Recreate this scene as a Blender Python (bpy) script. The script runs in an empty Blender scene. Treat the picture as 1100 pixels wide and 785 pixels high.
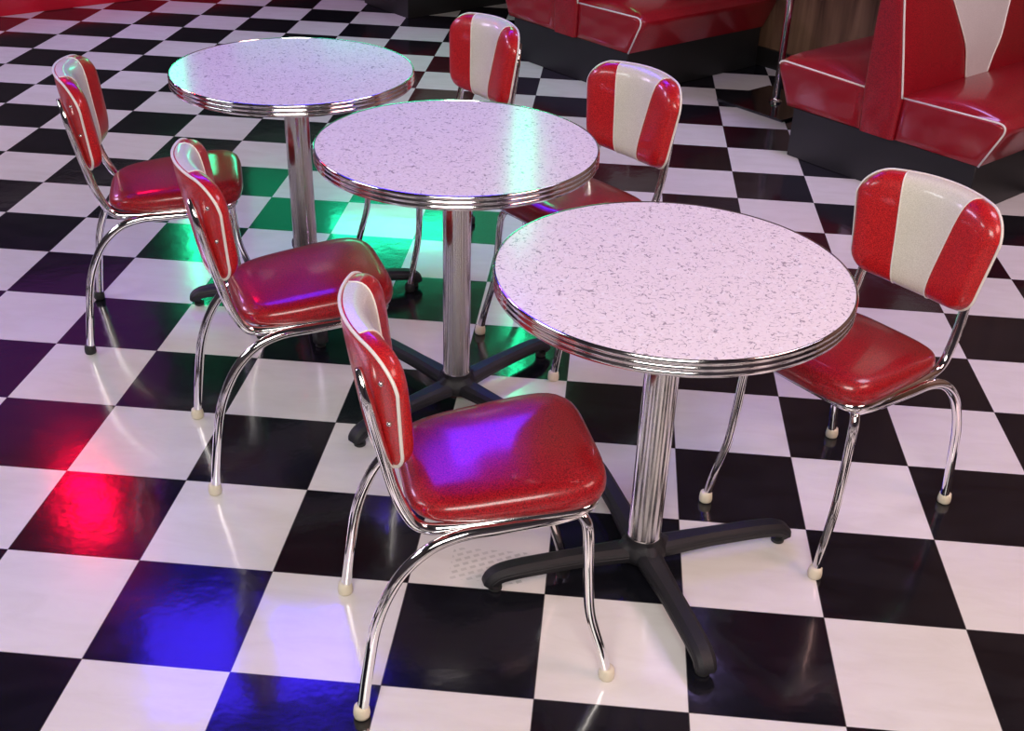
import bpy, bmesh, math, random
from mathutils import Vector, Matrix
PI = math.pi
random.seed(4)
sc = bpy.context.scene
COL = sc.collection
TILE = .3048

# ------------------------------------------------------------------ materials
def new_mat(name):
    m = bpy.data.materials.new(name); m.use_nodes = True
    nt = m.node_tree; b = nt.nodes['Principled BSDF']
    return m, nt, b
def N(nt, t, **kw):
    n = nt.nodes.new(t)
    for k, v in kw.items():
        if k in n.inputs: n.inputs[k].default_value = v
        else: setattr(n, k, v)
    return n
def L(nt, a, b): nt.links.new(a, b)
def math_node(nt, op, a, b=None):
    n = nt.nodes.new('ShaderNodeMath'); n.operation = op
    for i, v in enumerate((a, b)):
        if v is None: continue
        if isinstance(v, (int, float)): n.inputs[i].default_value = v
        else: nt.links.new(v, n.inputs[i])
    return n.outputs[0]
def mix_col(nt, fac, a, b):
    n = nt.nodes.new('ShaderNodeMix'); n.data_type = 'RGBA'
    for s, v in ((n.inputs[0], fac), (n.inputs[6], a), (n.inputs[7], b)):
        if isinstance(v, (int, float)): s.default_value = v
        elif isinstance(v, tuple): s.default_value = v
        else: nt.links.new(v, s)
    return n.outputs[2]
def rgb(r, g, b): return (r, g, b, 1)
def ramp(nt, src, stops):
    r = nt.nodes.new('ShaderNodeValToRGB'); cr = r.color_ramp
    cr.elements[0].position = stops[0][0]; cr.elements[0].color = stops[0][1]
    cr.elements[1].position = stops[-1][0]; cr.elements[1].color = stops[-1][1]
    for p, c in stops[1:-1]:
        e = cr.elements.new(p); e.color = c
    nt.links.new(src, r.inputs[0]); return r.outputs[0]
def bump(nt, b, h, strength, dist):
    n = N(nt, 'ShaderNodeBump', Strength=strength, Distance=dist)
    L(nt, h, n.inputs['Height']); L(nt, n.outputs[0], b.inputs['Normal'])

def m_plain(name, col, rough=.5, metal=0, coat=0, grain=0, gscale=400, gb=.0003):
    m, nt, b = new_mat(name)
    b.inputs['Base Color'].default_value = rgb(*col)
    b.inputs['Roughness'].default_value = rough
    b.inputs['Metallic'].default_value = metal
    b.inputs['Coat Weight'].default_value = coat
    b.inputs['Coat Roughness'].default_value = .08
    tc = N(nt, 'ShaderNodeTexCoord')
    no = N(nt, 'ShaderNodeTexNoise', Scale=gscale, Detail=3.0)
    L(nt, tc.outputs['Object'], no.inputs['Vector'])
    if grain:
        bump(nt, b, no.outputs[0], grain, gb)
    rr = N(nt, 'ShaderNodeMapRange'); L(nt, no.outputs[0], rr.inputs[0])
    rr.inputs[3].default_value = rough*.85; rr.inputs[4].default_value = rough*1.15
    L(nt, rr.outputs[0], b.inputs['Roughness'])
    return m

def m_vinyl(name, c1, c2, rough=.22, spark=.35):
    """metal-flake vinyl: fine speckle, soft clear gloss"""
    m, nt, b = new_mat(name)
    tc = N(nt, 'ShaderNodeTexCoord')
    n1 = N(nt, 'ShaderNodeTexNoise', Scale=430.0, Detail=2.0)
    n2 = N(nt, 'ShaderNodeTexNoise', Scale=9.0, Detail=3.0)
    for n in (n1, n2): L(nt, tc.outputs['Object'], n.inputs['Vector'])
    f = ramp(nt, n1.outputs[0], [(.38, rgb(0, 0, 0)), (.62, rgb(1, 1, 1))])
    c = mix_col(nt, f, rgb(*c1), rgb(*c2))
    cc = mix_col(nt, math_node(nt, 'MULTIPLY', n2.outputs[0], .25), c, rgb(*[x*.7 for x in c1]))
    L(nt, cc, b.inputs['Base Color'])
    b.inputs['Roughness'].default_value = rough + .18
    b.inputs['Metallic'].default_value = .0
    b.inputs['Coat Weight'].default_value = .6
    b.inputs['Specular IOR Level'].default_value = .3
    b.inputs['Coat Roughness'].default_value = rough*.55
    bump(nt, b, n1.outputs[0], .12*spark, .0006)
    return m

def m_floor():
    m, nt, b = new_mat('checker_vinyl_tile')
    g = N(nt, 'ShaderNodeNewGeometry')
    sep = N(nt, 'ShaderNodeSeparateXYZ'); L(nt, g.outputs['Position'], sep.inputs[0])
    fx = math_node(nt, 'DIVIDE', sep.outputs[0], TILE); fy = math_node(nt, 'DIVIDE', sep.outputs[1], TILE)
    ix = math_node(nt, 'FLOOR', fx); iy = math_node(nt, 'FLOOR', fy)
    s = math_node(nt, 'ADD', ix, iy)
    par = math_node(nt, 'PINGPONG', s, 1.0)            # 0 white, 1 black
    # per tile random
    cmb = N(nt, 'ShaderNodeCombineXYZ'); L(nt, ix, cmb.inputs[0]); L(nt, iy, cmb.inputs[1])
    wn = N(nt, 'ShaderNodeTexWhiteNoise'); wn.noise_dimensions = '3D'; L(nt, cmb.outputs[0], wn.inputs['Vector'])
    # marbled streaks, direction alternating by tile
    mp = N(nt, 'ShaderNodeMapping'); mp.inputs['Scale'].default_value = (5, 16, 1); mp.inputs['Rotation'].default_value = (0, 0, .7)
    L(nt, g.outputs['Position'], mp.inputs[0])
    n1 = N(nt, 'ShaderNodeTexNoise', Scale=1.0, Detail=5.0, Roughness=.6, Distortion=.8); L(nt, mp.outputs[0], n1.inputs['Vector'])
    n2 = N(nt, 'ShaderNodeTexNoise', Scale=2.3, Detail=4.0); L(nt, g.outputs['Position'], n2.inputs['Vector'])
    n3 = N(nt, 'ShaderNodeTexNoise', Scale=260.0, Detail=2.0); L(nt, g.outputs['Position'], n3.inputs['Vector'])
    wcol = ramp(nt, n1.outputs[0], [(.25, rgb(.73, .71, .68)), (.55, rgb(.80, .785, .765)), (.8, rgb(.83, .82, .81))])
    wcol = mix_col(nt, math_node(nt, 'MULTIPLY', n2.outputs[0], .22), wcol, rgb(.62, .55, .45))
    wcol = mix_col(nt, math_node(nt, 'MULTIPLY', wn.outputs[0], .10), wcol, rgb(.6, .58, .52))
    sp = ramp(nt, n3.outputs[0], [(.70, rgb(0, 0, 0)), (.76, rgb(1, 1, 1))])
    wcol = mix_col(nt, math_node(nt, 'MULTIPLY', sp, .12), wcol, rgb(.35, .3, .27))
    bcol = ramp(nt, n1.outputs[0], [(.3, rgb(.004, .004, .007)), (.7, rgb(.010, .010, .014))])
    bcol = mix_col(nt, math_node(nt, 'MULTIPLY', sp, .1), bcol, rgb(.2, .2, .2))
    col = mix_col(nt, par, wcol, bcol)
    # dirty sole print left on one white tile
    dx = math_node(nt, 'SUBTRACT', sep.outputs[0], .475); dy = math_node(nt, 'SUBTRACT', sep.outputs[1], -.225)
    br = N(nt, 'ShaderNodeTexBrick'); br.inputs['Scale'].default_value = 1.0
    br.inputs['Brick Width'].default_value = .022; br.inputs['Row Height'].default_value = .017
    br.inputs['Mortar Size'].default_value = .0045
    br.inputs['Color1'].default_value = rgb(1, 1, 1); br.inputs['Color2'].default_value = rgb(.7, .7, .7); br.inputs['Mortar'].default_value = rgb(0, 0, 0)
    mp2 = N(nt, 'ShaderNodeMapping'); mp2.inputs['Rotation'].default_value = (0, 0, -.5)
    L(nt, g.outputs['Position'], mp2.inputs[0]); L(nt, mp2.outputs[0], br.inputs['Vector'])
    ax = math_node(nt, 'ABSOLUTE', dx); ay = math_node(nt, 'ABSOLUTE', dy)
    mk = math_node(nt, 'MULTIPLY', math_node(nt, 'LESS_THAN', ax, .085), math_node(nt, 'LESS_THAN', ay, .055))
    mk = math_node(nt, 'MULTIPLY', mk, br.outputs[0]); mk = math_node(nt, 'MULTIPLY', mk, math_node(nt, 'MULTIPLY', n2.outputs[0], .62))
    mk = math_node(nt, 'MULTIPLY', mk, math_node(nt, 'SUBTRACT', 1.0, par))
    col = mix_col(nt, mk, col, rgb(.22, .23, .2))
    # joint line
    def edge(v):
        f = math_node(nt, 'FRACT', v); return math_node(nt, 'MINIMUM', f, math_node(nt, 'SUBTRACT', 1.0, f))
    e = math_node(nt, 'MINIMUM', edge(fx), edge(fy)); ln = math_node(nt, 'LESS_THAN', e, .0035)
    col = mix_col(nt, math_node(nt, 'MULTIPLY', ln, .75), col, rgb(.05, .045, .045))
    L(nt, col, b.inputs['Base Color'])
    rr = N(nt, 'ShaderNodeMapRange'); L(nt, n1.outputs[0], rr.inputs[0]); rr.inputs[3].default_value = .10; rr.inputs[4].default_value = .20
    L(nt, rr.outputs[0], b.inputs['Roughness'])
    b.inputs['IOR'].default_value = 1.52
    b.inputs['Coat Weight'].default_value = .25; b.inputs['Coat Roughness'].default_value = .06
    # wavy wax
    n4 = N(nt, 'ShaderNodeTexNoise', Scale=11.0, Detail=3.0, Roughness=.55); L(nt, g.outputs['Position'], n4.inputs['Vector'])
    bp = N(nt, 'ShaderNodeBump', Strength=.22, Distance=.003)
    L(nt, n4.outputs[0], bp.inputs['Height']); L(nt, bp.outputs[0], b.inputs['Normal']); L(nt, bp.outputs[0], b.inputs['Coat Normal'])
    return m

def m_laminate():
    m, nt, b = new_mat('crackle_laminate')
    tc = N(nt, 'ShaderNodeTexCoord')
    def sq(scale, mscale, off, w):
        mp = N(nt, 'ShaderNodeMapping'); mp.inputs['Location'].default_value = (off, off*.7, off)
        L(nt, tc.outputs['Object'], mp.inputs[0])
        a = N(nt, 'ShaderNodeTexNoise', Scale=scale, Detail=.6); L(nt, mp.outputs[0], a.inputs['Vector'])
        k = N(nt, 'ShaderNodeTexNoise', Scale=mscale, Detail=.5); L(nt, mp.outputs[0], k.inputs['Vector'])
        d = math_node(nt, 'ABSOLUTE', math_node(nt, 'SUBTRACT', a.outputs[0], .5))
        l = math_node(nt, 'LESS_THAN', d, w)
        return math_node(nt, 'MULTIPLY', l, math_node(nt, 'GREATER_THAN', k.outputs[0], .53))
    s1 = sq(80, 115, .0, .025); s2 = sq(94, 135, 3.1, .025); s3 = sq(55, 100, 7.7, .022)
    c = mix_col(nt, math_node(nt, 'MULTIPLY', s1, .7), rgb(.88, .80, .79), rgb(.20, .15, .18))
    c = mix_col(nt, math_node(nt, 'MULTIPLY', s2, .5), c, rgb(.40, .33, .37))
    c = mix_col(nt, math_node(nt, 'MULTIPLY', s3, .6), c, rgb(.95, .93, .93))
    L(nt, c, b.inputs['Base Color'])
    b.inputs['Roughness'].default_value = .15
    b.inputs['IOR'].default_value = 1.28
    return m

def m_chrome(name, col=(.82, .81, .80), rough=.06, streak=False):
    m, nt, b = new_mat(name)
    b.inputs['Base Color'].default_value = rgb(*col); b.inputs['Metallic'].default_value = 1
    tc = N(nt, 'ShaderNodeTexCoord')
    no = N(nt, 'ShaderNodeTexNoise', Scale=(30.0 if streak else 60.0), Detail=4.0)
    L(nt, tc.outputs['Object'], no.inputs['Vector'])
    rr = N(nt, 'ShaderNodeMapRange'); L(nt, no.outputs[0], rr.inputs[0])
    rr.inputs[3].default_value = rough*.6; rr.inputs[4].default_value = rough*1.6
    L(nt, rr.outputs[0], b.inputs['Roughness'])
    return m

def m_wood():
    m, nt, b = new_mat('dark_wood_panelling')
    tc = N(nt, 'ShaderNodeTexCoord')
    mp = N(nt, 'ShaderNodeMapping'); mp.inputs['Scale'].default_value = (14, 14, 1.2); L(nt, tc.outputs['Object'], mp.inputs[0])
    n1 = N(nt, 'ShaderNodeTexNoise', Scale=1.0, Detail=6.0, Distortion=.6); L(nt, mp.outputs[0], n1.inputs['Vector'])
    c = ramp(nt, n1.outputs[0], [(.3, rgb(.07, .035, .02)), (.5, rgb(.16, .085, .05)), (.7, rgb(.26, .15, .09))])
    L(nt, c, b.inputs['Base Color']); b.inputs['Roughness'].default_value = .4
    return m

def m_emit(name, col, strength):
    m, nt, b = new_mat(name)
    b.inputs['Base Color'].default_value = rgb(*[min(1, x) for x in col])
    b.inputs['Emission Color'].default_value = rgb(*col); b.inputs['Emission Strength'].default_value = strength
    return m

M = dict(
    floor=m_floor(), lam=m_laminate(), chrome=m_chrome('polished_chrome', (.88, .87, .86), .07), band=m_chrome('ribbed_chrome_trim', (.78, .76, .76), .09),
    column=m_chrome('chrome_column', (.84, .83, .80), .12, True),
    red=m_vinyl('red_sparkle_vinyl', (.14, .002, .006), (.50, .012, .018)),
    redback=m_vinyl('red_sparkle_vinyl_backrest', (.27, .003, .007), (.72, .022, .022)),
    cream=m_vinyl('pearl_white_vinyl', (.66, .64, .52), (.80, .78, .66), .24, .2),
    piping=m_plain('cream_piping', (.80, .77, .70), .4),
    boothred=m_vinyl('booth_red_vinyl', (.14, .001, .006), (.46, .009, .020), .24),
    boothwhite=m_vinyl('booth_white_vinyl', (.62, .60, .56), (.74, .72, .68), .3),
    iron=m_plain('black_textured_iron', (.010, .010, .013), .55, 0, 0, .6, 350, .0012),
    black=m_plain('black_laminate', (.012, .012, .013), .45),
    plate=m_plain('black_gloss_plate', (.008, .008, .012), .12, 0, .5),
    rubber=m_plain('black_rubber', (.02, .02, .02), .6),
    cap=m_plain('cream_plastic', (.72, .66, .50), .45),
    steel=m_plain('screw_steel', (.7, .68, .62), .25, 1),
    wood=m_wood(), wall=m_plain('dark_painted_wall', (.03, .022, .03), .7),
    ceil=m_plain('dark_ceiling', (.022, .020, .028), .8),
    redgloss=m_plain('red_gloss_laminate', (.60, .008, .03), .25, 0, .4),
    trim=m_plain('black_trim', (.01, .009, .009), .4),
    gglow=m_emit('green_neon_glow', (.02, 1.0, .42), 15),
)

# ------------------------------------------------------------------ helpers
def obj(name, bm, mat, parent=None, smooth=True, auto=None):
    bmesh.ops.recalc_face_normals(bm, faces=bm.faces[:])
    me = bpy.data.meshes.new(name); bm.to_mesh(me); bm.free()
    me.materials.append(mat)
    if smooth:
        for p in me.polygons: p.use_smooth = True
        if auto: me.set_sharp_from_angle(angle=math.radians(auto))
    o = bpy.data.objects.new(name, me); COL.objects.link(o)
    if parent: o.parent = parent
    return o
def thing(name, label, cat, loc=(0, 0, 0), rz=0, group=None):
    o = bpy.data.objects.new(name, None); COL.objects.link(o)
    o.location = loc; o.rotation_euler = (0, 0, rz); o.empty_display_size = .1
    o['label'] = label; o['category'] = cat
    if group: o['group'] = group
    return o
def structure(name, bm, mat, auto=30):
    o = obj(name, bm, mat, None, True, auto); o['kind'] = 'structure'; return o
def copy_tree(o, parent=None):
    c = o.copy(); COL.objects.link(c)
    if parent: c.parent = parent
    for ch in list(o.children): copy_tree(ch, c)
    return c

def smooth_path(pts, n=10, closed=False):
    """Catmull-Rom through the points"""
    P = [Vector(p) for p in pts]; out = []
    m = len(P); rng = m if closed else m-1
    for i in range(rng):
        if closed: p0, p1, p2, p3 = P[(i-1) % m], P[i], P[(i+1) % m], P[(i+2) % m]
        else: p0, p1, p2, p3 = P[max(i-1, 0)], P[i], P[i+1], P[min(i+2, m-1)]
        for k in range(n):
            t = k/n
            out.append(.5*((2*p1)+(-p0+p2)*t+(2*p0-5*p1+4*p2-p3)*t*t+(-p0+3*p1-3*p2+p3)*t**3))
    if not closed: out.append(P[-1].copy())
    return out
def fillet(pts, rad, n=8):
    """polyline with corners rounded by radius (per corner)"""
    P = [Vector(p) for p in pts]; out = [P[0]]
    for i in range(1, len(P)-1):
        r = rad[i-1] if isinstance(rad, (list, tuple)) else rad
        a = (P[i-1]-P[i]); b = (P[i+1]-P[i]); la, lb = a.length, b.length; a.normalize(); b.normalize()
        d = min(r, la*.49, lb*.49)
        s, e = P[i]+a*d, P[i]+b*d
        for k in range(n+1):
            t = k/n; out.append((1-t)**2*s+2*t*(1-t)*P[i]+t*t*e)
    out.append(P[-1]); return out
def tube(bm, path, r, seg=14, closed=False, cap=True, sec=None):
    """sweep a circle (or a section list of (a, b)) along the path"""
    P = [Vector(p) for p in path]; n = len(P)
    T = []
    for i in range(n):
        if closed: t = P[(i+1) % n]-P[(i-1) % n]
        else: t = P[min(i+1, n-1)]-P[max(i-1, 0)]
        T.append(t.normalized())
    up = Vector((0, 0, 1)) if abs(T[0].z) < .9 else Vector((0, 1, 0))
    u = (up-T[0]*up.dot(T[0])).normalized(); rings = []
    for i in range(n):
        u = (u-T[i]*u.dot(T[i])).normalized(); v = T[i].cross(u)
        rr = r[i] if isinstance(r, (list, tuple)) else r
        ring = []
        if sec is None:
            for k in range(seg):
                a = 2*PI*k/seg; ring.append(bm.verts.new(P[i]+u*math.cos(a)*rr+v*math.sin(a)*rr))
        else:
            for (a, b) in sec: ring.append(bm.verts.new(P[i]+u*a*rr+v*b*rr))
        rings.append(ring)
    seg = len(rings[0]); lim = n if closed else n-1
    for i in range(lim):
        A, B = rings[i], rings[(i+1) % n]
        for k in range(seg): bm.faces.new((A[k], A[(k+1) % seg], B[(k+1) % seg], B[k]))
    if cap and not closed:
        bm.faces.new(rings[0][::-1]); bm.faces.new(rings[-1])
    return rings
def lathe(bm, prof, seg=48, loc=(0, 0, 0), capb=True, capt=True):
    rings = []
    for r, z in prof:
        rings.append([bm.verts.new((loc[0]+r*math.cos(2*PI*k/seg), loc[1]+r*math.sin(2*PI*k/seg), loc[2]+z)) for k in range(seg)])
    for A, B in zip(rings, rings[1:]):
        for k in range(seg): bm.faces.new((A[k], A[(k+1) % seg], B[(k+1) % seg], B[k]))
    if capb: bm.faces.new(rings[0][::-1])
    if capt: bm.faces.new(rings[-1])
def box(bm, lo, hi, bev=0):
    b2 = bmesh.new(); bmesh.ops.create_cube(b2, size=1)
    for v in b2.verts:
        v.co = Vector([(lo[i]+hi[i])/2+v.co[i]*(hi[i]-lo[i]) for i in range(3)])
    if bev: bmesh.ops.bevel(b2, geom=b2.edges[:], offset=bev, segments=3, affect='EDGES')
    me = bpy.data.meshes.new('tmp'); b2.to_mesh(me); b2.free(); bm.from_mesh(me); bpy.data.meshes.remove(me)

# ------------------------------------------------------------------ room shell
bm = bmesh.new(); box(bm, (-8, -6, -.06), (7.5, 9.5, 0)); structure('floor', bm, M['floor'])
bm = bmesh.new(); box(bm, (-8, -6, 3.4), (7.5, 9.5, 3.5)); structure('ceiling', bm, M['ceil'])
S2 = math.sqrt(2)
AIS = 4.167/S2                      # the booths' aisle line, n = 0
def SP(s, n, z=0): return Vector(((s+AIS+n)/S2, (AIS+n-s)/S2, z))
def rot_box(name, s0, s1, n0, n1, z0, z1, mat, kind='structure'):
    bm = bmesh.new(); box(bm, (s0, n0, z0), (s1, n1, z1))
    o = obj(name, bm, mat, None, True, 30)
    o.location = SP(0, 0); o.rotation_euler = (0, 0, -PI/4); o['kind'] = kind
    return o
rot_box('wall_back', -5.6, 4.6, 1.07, 1.17, 0, 3.4, M['wood'])
rot_box('baseboard_back', -5.6, 4.6, 1.05, 1.07, 0, .10, M['trim'])
rot_box('wall_left', -7.6, -7.5, -6.5, 5.0, 0, 3.4, M['wall'])
rot_box('wall_front', -7.5, 4.6, -6.6, -6.5, 0, 3.4, M['wall'])
rot_box('wall_right', 4.6, 4.7, -6.5, 1.17, 0, 3.4, M['wall'])
rot_box('dark_wall_strip', -.98, -.90, 1.03, 1.07, 0, 3.4, M['trim'])  # dark vertical strip, full height, on the back wall

# ------------------------------------------------------------------ diner chair
def back_surf(y, z):
    """seam surface of the curved backrest: centre bowed rearwards, reclined"""
    return Vector((-.236-.155*(z-.84) + 1.75*y*y, y, z))
BT_Z, BB_Z = .796, .553
def back_uv(u, v, c=.36):
    """u, v in -1..1 -> y, z inside the rounded, upward-widening outline"""
    # inner columns (|u| < c) spread with height to draw the V
    f = (v+1)/2
    cy = .30+.22*f                      # share of the half width the V takes
    au = abs(u)
    au = au/c*cy if au < c else cy+(au-c)/(1-c)*(1-cy)
    W = .166+.020*f
    y = math.copysign(au*W, u)
    rt, rb = .060, .046
    def corner(r):
        e = abs(y)-(W-r)
        return r-math.sqrt(max(r*r-e*e, 0)) if e > 0 else 0
    zt = BT_Z-corner(rt)-.012*(abs(y)/W)**2
    zb = BB_Z+corner(rb)-.018*(1-(abs(y)/W)**2)
    return y, zb+(zt-zb)*f
def back_point(u, v, off):
    y, z = back_uv(u, v); p = back_surf(y, z)
    nrm = Vector((1, -3.5*y, .155)).normalized()
    return p+nrm*off
def samp(n): return [math.sin(PI/2*(2*i/n-1)) for i in range(n+1)]
NU, NV = 40, 22
def puff(u, v, pw=5): return max(0, (1-abs(u)**pw))**.33*max(0, (1-abs(v)**pw))**.33
def usamples():
    c = .36
    inner = [-c+2*c*i/14 for i in range(15)]
    outer = [c+(1-c)*math.sin(PI/2*i/10) for i in range(1, 11)]
    return [-x for x in outer[::-1]]+inner+outer
def back_mesh(part):
    bm = bmesh.new(); us = usamples(); vs = samp(NV)
    def layer(off, us_):
        return [[bm.verts.new(back_point(u, v, off(u, v))) for v in vs] for u in us_]
    def skin(g, cond=lambda i: True):
        for i in range(len(g)-1):
            if not cond(i): continue
            for j in range(NV): bm.faces.new((g[i][j], g[i+1][j], g[i+1][j+1], g[i][j+1]))
    c = .36
    F = lambda u, v: .044*puff(u, v)
    if part == 'shell':
        a = [u for u in us if u <= -c+1e-6]; b = [u for u in us if u >= c-1e-6]
        skin(layer(F, a)); skin(layer(F, b))
        # under the insert: a slightly recessed filler, then the rear panel
        skin(layer(lambda u, v: F(u, v)*(1 if abs(u) > c-.02 else .93), [u for u in us if -c-1e-6 <= u <= c+1e-6]))
        skin(layer(lambda u, v: -.010*puff(u, v, 5), us))
        bmesh.ops.remove_doubles(bm, verts=bm.verts[:], dist=.00005)
    else:
        skin(layer(lambda u, v: F(u, v)+.0010, [u for u in us if -c-1e-6 <= u <= c+1e-6]))
    return bm
def make_chair(cap_mat):
    t = thing('diner_chair', '', 'chair')
    # cushion ------------------------------------------------
    bm = bmesh.new(); seg = 72
    def outline(a, k):
        ca, sa = math.cos(a), math.sin(a); n = 4.6
        d = (abs(ca)**n+abs(sa)**n)**(-1/n)
        x, y = ca*d, sa*d
        W = .168+.013*x
        return .0475+x*.1875, y*W
    def seat_z(x, z):
        f = min(1, max(0, (x+.14)/.375))
        return .416+.009*f+(z-.432)*(.58+.49*f**.8)
    prof = [(.0, .432), (.80, .432), (.93, .434), (.975, .442), (1.0, .456), (.998, .470), (.975, .483), (.92, .4925), (.82, .4985), (.65, .5015), (.4, .503), (.2, .5035), (0, .504)]
    rings = []
    for k, z in prof:
        if k == 0: rings.append([bm.verts.new((.0475, 0, seat_z(.0475, z)))]); continue
        ring = []
        for i in range(seg):
            x, y = outline(2*PI*i/seg, 1.0)
            xx = .0475+(x-.0475)*k; ring.append(bm.verts.new((xx, y*k, seat_z(xx, z))))
        rings.append(ring)
    for A, B in zip(rings, rings[1:]):
        for i in range(seg):
            j = (i+1) % seg
            if len(A) == 1: bm.faces.new((A[0], B[j], B[i]))
            elif len(B) == 1: bm.faces.new((A[i], A[j], B[0]))
            else: bm.faces.new((A[i], A[j], B[j], B[i]))
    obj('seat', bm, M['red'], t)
    # backrest -----------------------------------------------
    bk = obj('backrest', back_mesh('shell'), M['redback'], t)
    ins = obj('white_insert', back_mesh('insert'), M['cream'], bk); ins['label'] = 'pearl white V panel'
    bm = bmesh.new(); loop = []
    vs = samp(30); us = [math.sin(PI/2*(2*i/40-1)) for i in range(41)]
    loop += [back_point(u, 1, -.005) for u in us]; loop += [back_point(1, v, -.005) for v in vs[::-1][1:]]
    loop += [back_point(u, -1, -.005) for u in us[::-1][1:]]; loop += [back_point(-1, v, -.005) for v in vs[1:-1]]
    cl = [loop[0]]
    for p in loop[1:]:
        if (p-cl[-1]).length > .003 and (p-loop[0]).length > .002: cl.append(p)
    tube(bm, cl, .0032, 8, closed=True)
    for s in (-1, 1):
        c = .36*s
        tube(bm, [back_point(c, v, .0015+.044*puff(c, v)) for v in samp(24)], .0017, 6)
    obj('piping', bm, M['piping'], bk)
    # seat and back frame: one bent tube ---------------------
    R = .0112
    bm = bmesh.new()
    half = [(-.2175, -.128, .745), (-.1925, -.136, .620), (-.163, -.143, .485), (-.128, -.146, .412), (-.06, -.150, .4105), (.205, -.158, .4245), (.205, 0, .4245)]
    pth = fillet(half, [.05, .05, .055, .04, .045], 8)
    # front corner
    h = [Vector(p) for p in half]
    a = [h[0], h[1], h[2], h[3], h[4], h[5], Vector((.207, .158, .4245))]
    full = h[:6]+[Vector((p.x, -p.y, p.z)) for p in h[:6][::-1]]
    full = fillet(full, [.06, .06, .07, .04, .05, .05, .04, .06, .06, .06], 9)
    rad = [R if p.z < .68 else R-(.0050)*min(1, (p.z-.68)/.06) for p in full]
    tube(bm, full, rad, 16)
    # flattened, screwed ends
    obj('seat_frame', bm, M['chrome'], t)
    for s in (-1, 1):
        for z in (.735, .655):
            b2 = bmesh.new(); x = -.2175+(.745-z)*.2
            y = s*(.135 if z > .7 else .128)
            yy = s*.158 if z > .7 else s*.156
            p = back_surf(yy, z); nn = Vector((1, -4*yy, .155)).normalized()
            tube(b2, [p-nn*.004, p-nn*.0125, p-nn*.0145], [.0045, .0045, .0025], 12)
            obj('screw', b2, M['steel'], bk)
    # legs
    for s in (-1, 1):
        bm = bmesh.new()
        pts = [(-.244, s*.178, .018), (-.230, s*.1785, .122), (-.209, s*.1785, .238), (-.169, s*.177, .330), (-.115, s*.174, .385), (-.055, s*.170, .4065), (.02, s*.166, .409), (.12, s*.158, .4095), (.185, s*.140, .407)]
        tube(bm, smooth_path(pts, 8), R, 16)
        lg = obj('leg', bm, M['chrome'], t)
        bm = bmesh.new(); lathe(bm, [(.0125, 0), (.0155, .002), (.0165, .008), (.0160, .016), (.0145, .026), (.0115, .028)], 20, (-.246, s*.178, 0))
        obj('foot_cap', bm, cap_mat, lg)
        bm = bmesh.new()
        pts = [(.145, s*.105, .406), (.168, s*.134, .406), (.183, s*.150, .393), (.190, s*.156, .362), (.196, s*.160, .255), (.205, s*.163, .166), (.232, s*.170, .070), (.244, s*.173, .018)]
        tube(bm, smooth_path(pts, 8), R*.93, 16)
        lg = obj('leg', bm, M['chrome'], t)
        bm = bmesh.new(); lathe(bm, [(.0125, 0), (.0155, .002), (.0165, .008), (.0160, .016), (.0145, .026), (.0110, .028)], 20, (.246, s*.173, 0))
        obj('foot_cap', bm, cap_mat, lg)
    return t
CH = [  # x, y, angle, caps, label
 (.4638, -.4455, 17.8, 'cap', 'red diner chair nearest the camera, back turned, with blue light on its seat'),
 (-.0727, .2266, 25.7, 'cap', 'red diner chair with cream foot caps left of the middle round table, back turned'),
 (-.6171, .8183, 18.9, 'rubber', 'red diner chair with black foot caps left of the farthest round table'),
 (1.2805, .1235, 222.5, 'cap', 'red diner chair with white V backrest right of the nearest round table, facing the camera'),
 (.6223, .9076, 224.7, 'cap', 'red chair with white V backrest tucked behind the middle of the three round tables'),
 (.1256, 1.4052, 222.3, 'rubber', 'red chair with white V backrest, the farthest chair that faces the camera'),
]
c_cream = make_chair(M['cap']); used = False
c_rub = make_chair(M['rubber']); used2 = False
for x, y, a, cp, lab in CH:
    if cp == 'cap':
        o = copy_tree(c_cream) if used else c_cream; used = True
    else:
        o = copy_tree(c_rub) if used2 else c_rub; used2 = True
    o.location = (x, y, 0); o.rotation_euler = (0, 0, math.radians(a)); o['label'] = lab; o['group'] = 'red diner chairs at the round tables'

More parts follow.
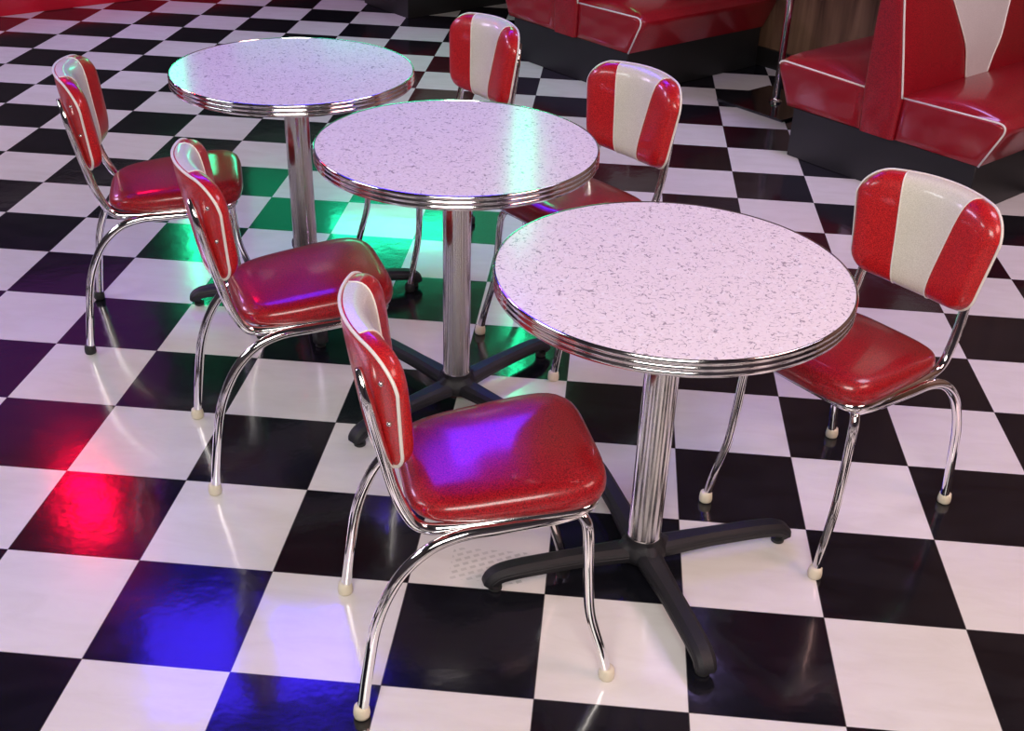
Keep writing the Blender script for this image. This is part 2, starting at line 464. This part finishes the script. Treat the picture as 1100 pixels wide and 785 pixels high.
# ------------------------------------------------------------------ round pedestal table
TR, TH = .3535, .744
def make_table():
    t = thing('pedestal_table', '', 'table')
    bm = bmesh.new(); lathe(bm, [(.02, TH-.028), (TR-.006, TH-.028), (TR-.004, TH-.025), (TR-.004, TH-.0012), (TR-.0050, TH), (.15, TH), (.002, TH)], 96)
    obj('tabletop', bm, M['lam'], t, True, 30)
    bm = bmesh.new(); pr = []
    z0, z1 = TH-.033, TH+.0012
    pr.append((TR-.006, z0)); pr.append((TR-.001, z0))
    nr = 3; hh = (z1-z0)/nr
    for i in range(nr):
        for k in range(7):
            a = PI*k/6; pr.append((TR-.001+.0024*math.sin(a), z0+hh*i+hh*(.04+.92*k/6)))
    pr += [(TR-.0015, z1), (TR-.0040, z1-.0002), (TR-.0045, z1-.0016)]
    lathe(bm, pr, 128, capb=False, capt=False)
    obj('edge_band', bm, M['band'], t, True, 50)
    bm = bmesh.new()
    lathe(bm, [(.0365, .088), (.0385, .088), (.0385, .094), (.0368, .097), (.0368, TH-.045), (.0368, TH-.04)], 40)
    obj('column', bm, M['column'], t, True, 40)
    bm = bmesh.new(); lathe(bm, [(.15, TH-.031), (.15, TH-.036), (.055, TH-.045), (.04, TH-.06), (.037, TH-.06)], 32)
    obj('mounting_plate', bm, M['iron'], t, True, 40)
    # cast base hub with fillet webs between the arms
    bm = bmesh.new(); seg = 96; rings = []
    def hub(a, r0):
        c4 = abs(math.cos(2*(a)))**3          # 1 on the arms
        return r0*(1+1.0*c4)
    for r0, z in ((.040, .028), (.046, .030), (.054, .046), (.052, .058), (.0445, .070), (.040, .078)):
        amp = {.028: .8, .030: .8, .046: .75, .058: .6, .070: .25, .078: 0}[z]
        rings.append([bm.verts.new((r0*(1+amp*abs(math.cos(2*2*PI*k/seg))**5)*math.cos(2*PI*k/seg), r0*(1+amp*abs(math.cos(2*2*PI*k/seg))**5)*math.sin(2*PI*k/seg), z)) for k in range(seg)])
    rings.append([bm.verts.new((.040*math.cos(2*PI*k/seg), .040*math.sin(2*PI*k/seg), .090)) for k in range(seg)])
    for A, B in zip(rings, rings[1:]):
        for k in range(seg): bm.faces.new((A[k], A[(k+1) % seg], B[(k+1) % seg], B[k]))
    bm.faces.new(rings[0][::-1]); bm.faces.new(rings[-1])
    hb = obj('base_hub', bm, M['iron'], t, True, 50)
    for k in range(4):
        R_ = Matrix.Rotation(k*PI/2, 4, 'Z')
        bm = bmesh.new()
        pth = [(.02, 0, .050), (.08, 0, .051), (.14, 0, .052), (.20, 0, .052), (.27, 0, .051), (.318, 0, .048), (.343, 0, .042), (.358, 0, .030), (.360, 0, .020)]
        pth = smooth_path(pth, 3)
        # section: chamfered bar (a = up, b = across)
        n = len(pth); secs = []
        rings = []
        for i, p in enumerate(pth):
            f = i/(n-1); w = .030-.006*f; h = .017-.003*f
            w = .034-.009*min(1, p.x/.16) if p.x < .30 else w*.95
            t0 = pth[min(i+1, n-1)]-pth[max(i-1, 0)]; t0.normalize()
            up = Vector((-t0.z, 0, t0.x))
            sec = [(-1, -.9), (-1, .9), (.1, 1), (.62, .82), (1, .45), (1, -.45), (.62, -.82), (.1, -1)]
            rings.append([bm.verts.new(R_ @ (p+up*(a*h)+Vector((0, 1, 0))*b*w)) for a, b in sec])
        for A, B in zip(rings, rings[1:]):
            for q in range(8): bm.faces.new((A[q], A[(q+1) % 8], B[(q+1) % 8], B[q]))
        bm.faces.new(rings[0]); bm.faces.new(rings[-1][::-1])
        bmesh.ops.recalc_face_normals(bm, faces=bm.faces[:])
        bmesh.ops.bevel(bm, geom=[e for e in bm.edges if len(e.link_faces) == 2 and e.calc_face_angle() > .6], offset=.003, segments=2, affect='EDGES')
        lg = obj('base_leg', bm, M['iron'], t, True, 24)
        bm = bmesh.new(); g = R_ @ Vector((.346, 0, 0)); lathe(bm, [(.011, 0), (.0155, .003), (.0155, .010), (.006, .012), (.006, .03)], 20, g)
        obj('foot_glide', bm, M['rubber'], lg, True, 40)
    return t
tb = make_table()
TB = [(.8218, -.176, 21, 'round pink-white crackle laminate table nearest the camera, with ribbed chrome edge'),
      (.3045, .477, 51, 'middle of the three round chrome-edged tables, a green light streak across its top'),
      (-.2583, 1.0323, 20, 'farthest of the three round chrome-edged tables, green glow at its left rim')]
for i, (x, y, a, lab) in enumerate(TB):
    o = tb if i == 0 else copy_tree(tb)
    o.location = (x, y, 0); o.rotation_euler = (0, 0, math.radians(a)); o['label'] = lab; o['group'] = 'round pedestal tables'

# ------------------------------------------------------------------ booths
BD = 1.03
def loft_y(bm, sections):
    """sections: list of (y, [(s, z)...]) all of one length"""
    rings = [[bm.verts.new((s, y, z)) for s, z in pr] for y, pr in sections]
    n = len(rings[0])
    for A, B in zip(rings, rings[1:]):
        for k in range(n): bm.faces.new((A[k], A[(k+1) % n], B[(k+1) % n], B[k]))
    bm.faces.new(rings[0][::-1]); bm.faces.new(rings[-1])
def crown_section(prof, amt, center):
    out = []
    for (s, z, w) in prof:
        out.append((s+amt*w[0], z+amt*w[1]))
    return out
def cushion(bm, side, off):
    """booth seat: end outline with sloping nose; crown swells behind the piping. returns the piping line"""
    # right-hand seat outline; mirrored about -.43 for the left one
    A = fillet([(-.343, .390, 0), (.118, .402, 0), (.032, .217, 0)], [.055], 10)
    base = [(p.x, p.y) for p in A]+[(-.345, .217)]
    pts = []; n = len(base)
    # densify the top edge
    top = [(-.343+(.045+.343)*k/12, .390+.010*k/12) for k in range(12)]
    base = top+[b for b in base[1:]]
    W = []
    for (s, z) in base:
        f = (s+.343)/.46
        if z > .385: w = (0, math.sin(PI*min(1, max(0, f*.92+.04)))*1.0+.15)
        else: w = (max(0, (z-.217)/.17)*.9, .1)
        if z <= .218: w = (0, 0)
        W.append(w)
    mir = (lambda s: s) if side > 0 else (lambda s: -.863-s)
    cx = sum(a for a, b in base)/len(base); cz = sum(b for a, b in base)/len(base)
    secs = [(-.014, [(mir(cx+(s-cx)*.86), cz+(z-cz)*.80) for s, z in base]), (-.009, [(mir(cx+(s-cx)*.95), cz+(z-cz)*.92) for s, z in base])]
    for y, k in ((0, 0), (.010, .35), (.025, .6), (.05, .8), (.10, .95), (.2, 1), (.5, 1), (.83, 1), (BD-.05, .8), (BD, 0)):
        secs.append((y, [(mir(s+.030*k*w[0])+off, z+.045*k*w[1]) for (s, z), w in zip(base, W)]))
    loft_y(bm, secs)
    line = [(mir(p.x)+off, -.003, p.y+.001) for p in (A if side > 0 else A[:8])]
    return line
def make_booth(s_off, label, double=True):
    o = thing('booth_bench', label, 'booth', SP(s_off, 0), -PI/4, 'red vinyl booths along the wall')
    lo = -.868 if double else -.475
    bm = bmesh.new(); box(bm, (lo+.008, 0.004, 0), (.022, BD, .216), .003)
    obj('base', bm, M['black'], o, True, 40)
    sides = (1, -1) if double else (1,)
    for sd in sides:
        bm = bmesh.new(); line = cushion(bm, sd, 0)
        c = obj('seat_cushion', bm, M['boothred'], o, True, 45)
        bm = bmesh.new(); tube(bm, line, .0042, 8); obj('piping', bm, M['piping'], c)
    # backrest, leaning sides, rolled top
    HT = 1.02
    def prof(k):   # k: crown 0..1
        r = [(-.347, .217), (-.343, .39), (-.375+.028*k, .55), (-.418+.020*k, .757), (-.452, .97), (-.462, 1.0), (-.476, HT)]
        l = [(-.492, HT), (-.512, 1.0), (-.520, .97), (-.524-.020*k, .757), (-.526-.028*k, .55), (-.522, .39), (-.509, .217)]
        if not double: l = [(-.478, HT), (-.480, 1.0), (-.480, .97), (-.480, .757), (-.480, .55), (-.480, .39), (-.475, .217)]
        return r+l
    bm = bmesh.new()
    def ins(k, d):
        q = prof(k); cs = sum(a for a, b in q)/len(q)
        return [(a+(d if a < cs else -d), b) for a, b in q]
    loft_y(bm, [(-.020, ins(0, .016)), (-.017, ins(0, .006)), (-.010, prof(.0)), (.0, prof(.2)), (.03, prof(.7)), (.10, prof(1)), (BD-.1, prof(1)), (BD, prof(0))])
    bk = obj('backrest', bm, M['boothred'], o, True, 45)
    edges = [[(a+.001, -.011, b) for a, b in prof(0)[1:7]]]
    if double: edges.append([(a, -.017, b) for a, b in prof(0)[7:]])
    for e in edges[:1]:
        bm = bmesh.new(); tube(bm, smooth_path(e, 4), .0042, 8); obj('piping', bm, M['piping'], bk)
    # white V on each face
    for sd in sides:
        bm = bmesh.new(); rows = []
        ss = [.40, .47, .55, .65, .757, .86, .95]
        tab = [(-.343, .39), (-.347, .55), (-.398, .757), (-.452, .97)]
        def sx(z):
            for (a, za), (b, zb) in zip(tab, tab[1:]):
                if za <= z <= zb: return a+(b-a)*(z-za)/(zb-za)
            return tab[-1][0]
        tl = [(-.522, .39), (-.554, .55), (-.544, .757), (-.520, .97)]
        def sl(z):
            for (a, za), (b, zb) in zip(tl, tl[1:]):
                if za <= z <= zb: return a+(b-a)*(z-za)/(zb-za)
            return tl[-1][0]
        for z in ss:
            w = .085+.31*((z-.40)/.6)**1.25
            s = (sx(z)+.004) if sd > 0 else (sl(z)-.004)
            rows.append([bm.verts.new((s, .53+w*q, z)) for q in (-1, -.5, 0, .5, 1)])
        for A, B in zip(rows, rows[1:]):
            for q in range(4): bm.faces.new((A[q], A[q+1], B[q+1], B[q]))
        L_ = [tuple(r[0].co) for r in rows]; R2 = [tuple(r[-1].co) for r in rows]
        v = obj('white_insert', bm, M['boothwhite'], bk, True, 40); v['label'] = 'white V panel'
        bm = bmesh.new(); tube(bm, smooth_path(L_, 3), .0035, 6); tube(bm, smooth_path(R2, 3), .0035, 6)
        obj('piping', bm, M['piping'], v)
    return o
make_booth(0, 'red vinyl double booth at the right edge, white V on its backrest')
make_booth(-1.915, 'red vinyl double booth at top centre, between the chair backs and the chrome pole')
make_booth(-3.81, 'black booth base at the top edge, left of the chair facing the camera farthest away', False)

# booth table: chrome pole on a square black plate
t = thing('booth_table', 'booth table on a thin chrome pole and flat square black plate between two red booths', 'table', SP(-1.37, .555), -PI/4)
bm = bmesh.new(); box(bm, (-.21, -.21, 0), (.21, .21, .012), .004); obj('base_plate', bm, M['plate'], t, True, 40)
bm = bmesh.new(); lathe(bm, [(.032, .012), (.032, .020), (.022, .028), (.0195, .034), (.0190, .70)], 32); obj('pole', bm, M['chrome'], t, True, 40)
bm = bmesh.new(); box(bm, (-.29, -.36, .715), (.29, .44, .75), .01); obj('tabletop', bm, M['lam'], t, True, 40)

# counter with a red toe band, far left
t = thing('diner_counter', 'dark counter front with a bright red base strip at the top left corner', 'counter', SP(0, 0), -PI/4)
sC = -7.19/S2
bm = bmesh.new(); box(bm, (sC-.7, -3.5, .105), (sC-.05, .98, 1.05), .004); obj('counter_body', bm, M['trim'], t, True, 40)
bm = bmesh.new(); box(bm, (sC-.7, -3.55, 0), (sC, 1.0, .105), .006); q = obj('base_strip', bm, M['redgloss'], t, True, 40); q['label'] = 'bright red base strip'
bm = bmesh.new(); box(bm, (sC-.75, -3.6, 1.05), (sC+.1, 1.0, 1.09), .01); obj('worktop', bm, M['lam'], t, True, 40)

# ------------------------------------------------------------------ lights
def area(name, loc, target, size, power, col, sy=None, spread=None):
    l = bpy.data.lights.new(name, 'AREA'); l.energy = power; l.color = col; l.size = size
    if sy: l.shape = 'RECTANGLE'; l.size_y = sy
    if spread: l.spread = spread
    o = bpy.data.objects.new(name, l); COL.objects.link(o); o.location = loc
    d = Vector(target)-Vector(loc); o.rotation_euler = d.to_track_quat('-Z', 'Y').to_euler()
    return o
area('soft_area_lamp', (.6, -3.2, 3.3), (.6, .6, 0), 2.2, 185, (1, .92, .87))
area('soft_area_lamp', (-2.2, -4.4, 2.9), (.9, .8, .6), 1.6, 175, (1, .93, .86))  # added fill from behind the camera, brightens the right chairs' backrests
area('soft_area_lamp', (3.6, -1.2, 3.3), (1.2, 0, 0), 1.6, 80, (1, .56, .50))
area('soft_area_lamp', (-3.6, -.9, 3.3), (-.6, 1.0, 0), 1.8, 88, (.90, .90, .97))
area('soft_area_lamp', (-5.0, 2.4, 3.3), (-1.2, 3.0, 0), 1.4, 98, (.86, .64, 1))
area('soft_area_lamp', (2.8, 1.0, 3.3), (1.2, 2.2, 0), 1.2, 40, (.92, .76, 1))
area('blue_stage_lamp', (-.28, 3.30, 3.3), (.42, -.42, .48), 1.25, 7.5, (.08, .02, 1), .75, 1.2)
area('blue_stage_lamp', (-1.1, 2.45, 3.3), (.0, -.8, 0), 1.3, 7, (.05, .02, 1), .95, 1.3)
area('red_stage_lamp', (-2.75, 3.85, 3.3), (-.6, -.1, 0), .22, 2.6, (1, .0, .04), .50, 1.2)
area('green_wash_lamp', (-.60, 4.25, 1.20), (.1, 0, .4), .80, 4.5, (.02, 1, .50), .20)
area('green_wash_lamp', (-.55, 4.9, 1.40), (.2, 0, .6), 2.3, 3.6, (.02, 1, .45), .75)
area('purple_wash_lamp', (-3.5, 4.4, 2.55), (-.8, 0, .3), 2.2, 2.5, (.55, .08, .8), 1.2)
area('purple_fill_lamp', (-5.3, 4.9, 3.2), (-1.2, 4.2, 0), .7, 45, (.70, .32, 1))  # added unseen fill from the left, tints the far floor violet
area('purple_fill_lamp', (-1.9, 4.6, 3.3), (-2.0, 4.0, 0), .5, 6, (.66, .30, 1), .5, 1.35)  # added narrow downward fill for the far floor, kept out of its reflections
area('purple_fill_lamp', (1.3, 2.9, 3.3), (1.1, 2.4, 0), .5, 4.5, (.55, .40, 1), .5, 1.35)  # same kind of added violet fill, for the far right floor
def bar(name, label, p0, p1, r, mat):
    bm = bmesh.new(); P0, P1 = Vector(p0), Vector(p1); c = (P0+P1)/2
    tube(bm, [P0-c, P1-c], r, 16); o = obj(name, bm, mat); o.location = c
    o['label'] = label; o['category'] = 'neon tube'; return o
p = SP(-3.83, 1.0)
bar('neon_tube', 'green neon tube on the back wall above the last booth, outside the photo', (p.x, p.y, 2.28), (p.x, p.y, 3.2), .045, M['gglow'])
bar('neon_tube', 'green neon tube hanging beyond the counter, outside the photo', (-2.62, 6.0, 1.95), (-2.62, 6.0, 2.7), .045, M['gglow'])
w = bpy.data.worlds.new('World'); sc.world = w; w.use_nodes = True
w.node_tree.nodes['Background'].inputs[0].default_value = (.05, .04, .07, 1)

# ------------------------------------------------------------------ camera
cam = bpy.data.cameras.new('Camera'); co = bpy.data.objects.new('Camera', cam); COL.objects.link(co)
cam.sensor_fit = 'HORIZONTAL'; cam.sensor_width = 36
F_PX = 1207.06
cam.lens = F_PX/1100*36
cam.shift_x = -17.82/1100; cam.shift_y = 0
Xr = Vector((0.99591243, 0.08318029, 0.03520609)); Yd = Vector((0.07242606, -0.50250839, -0.86153339)); Zf = Vector((-0.05397124, 0.86056165, -0.50647877))
mt = Matrix((( Xr.x, -Yd.x, -Zf.x, 0.67144784), (Xr.y, -Yd.y, -Zf.y, -2.18696272), (Xr.z, -Yd.z, -Zf.z, 1.68837077), (0, 0, 0, 1)))
co.matrix_world = mt
cam.clip_start = .05
sc.camera = co
vs_ = sc.view_settings; vs_.view_transform = 'Standard'; vs_.look = 'None'; vs_.exposure = 0.40; vs_.gamma = 1; vs_.use_curve_mapping = False
sc.cycles.max_bounces = 8; sc.cycles.use_denoising = True
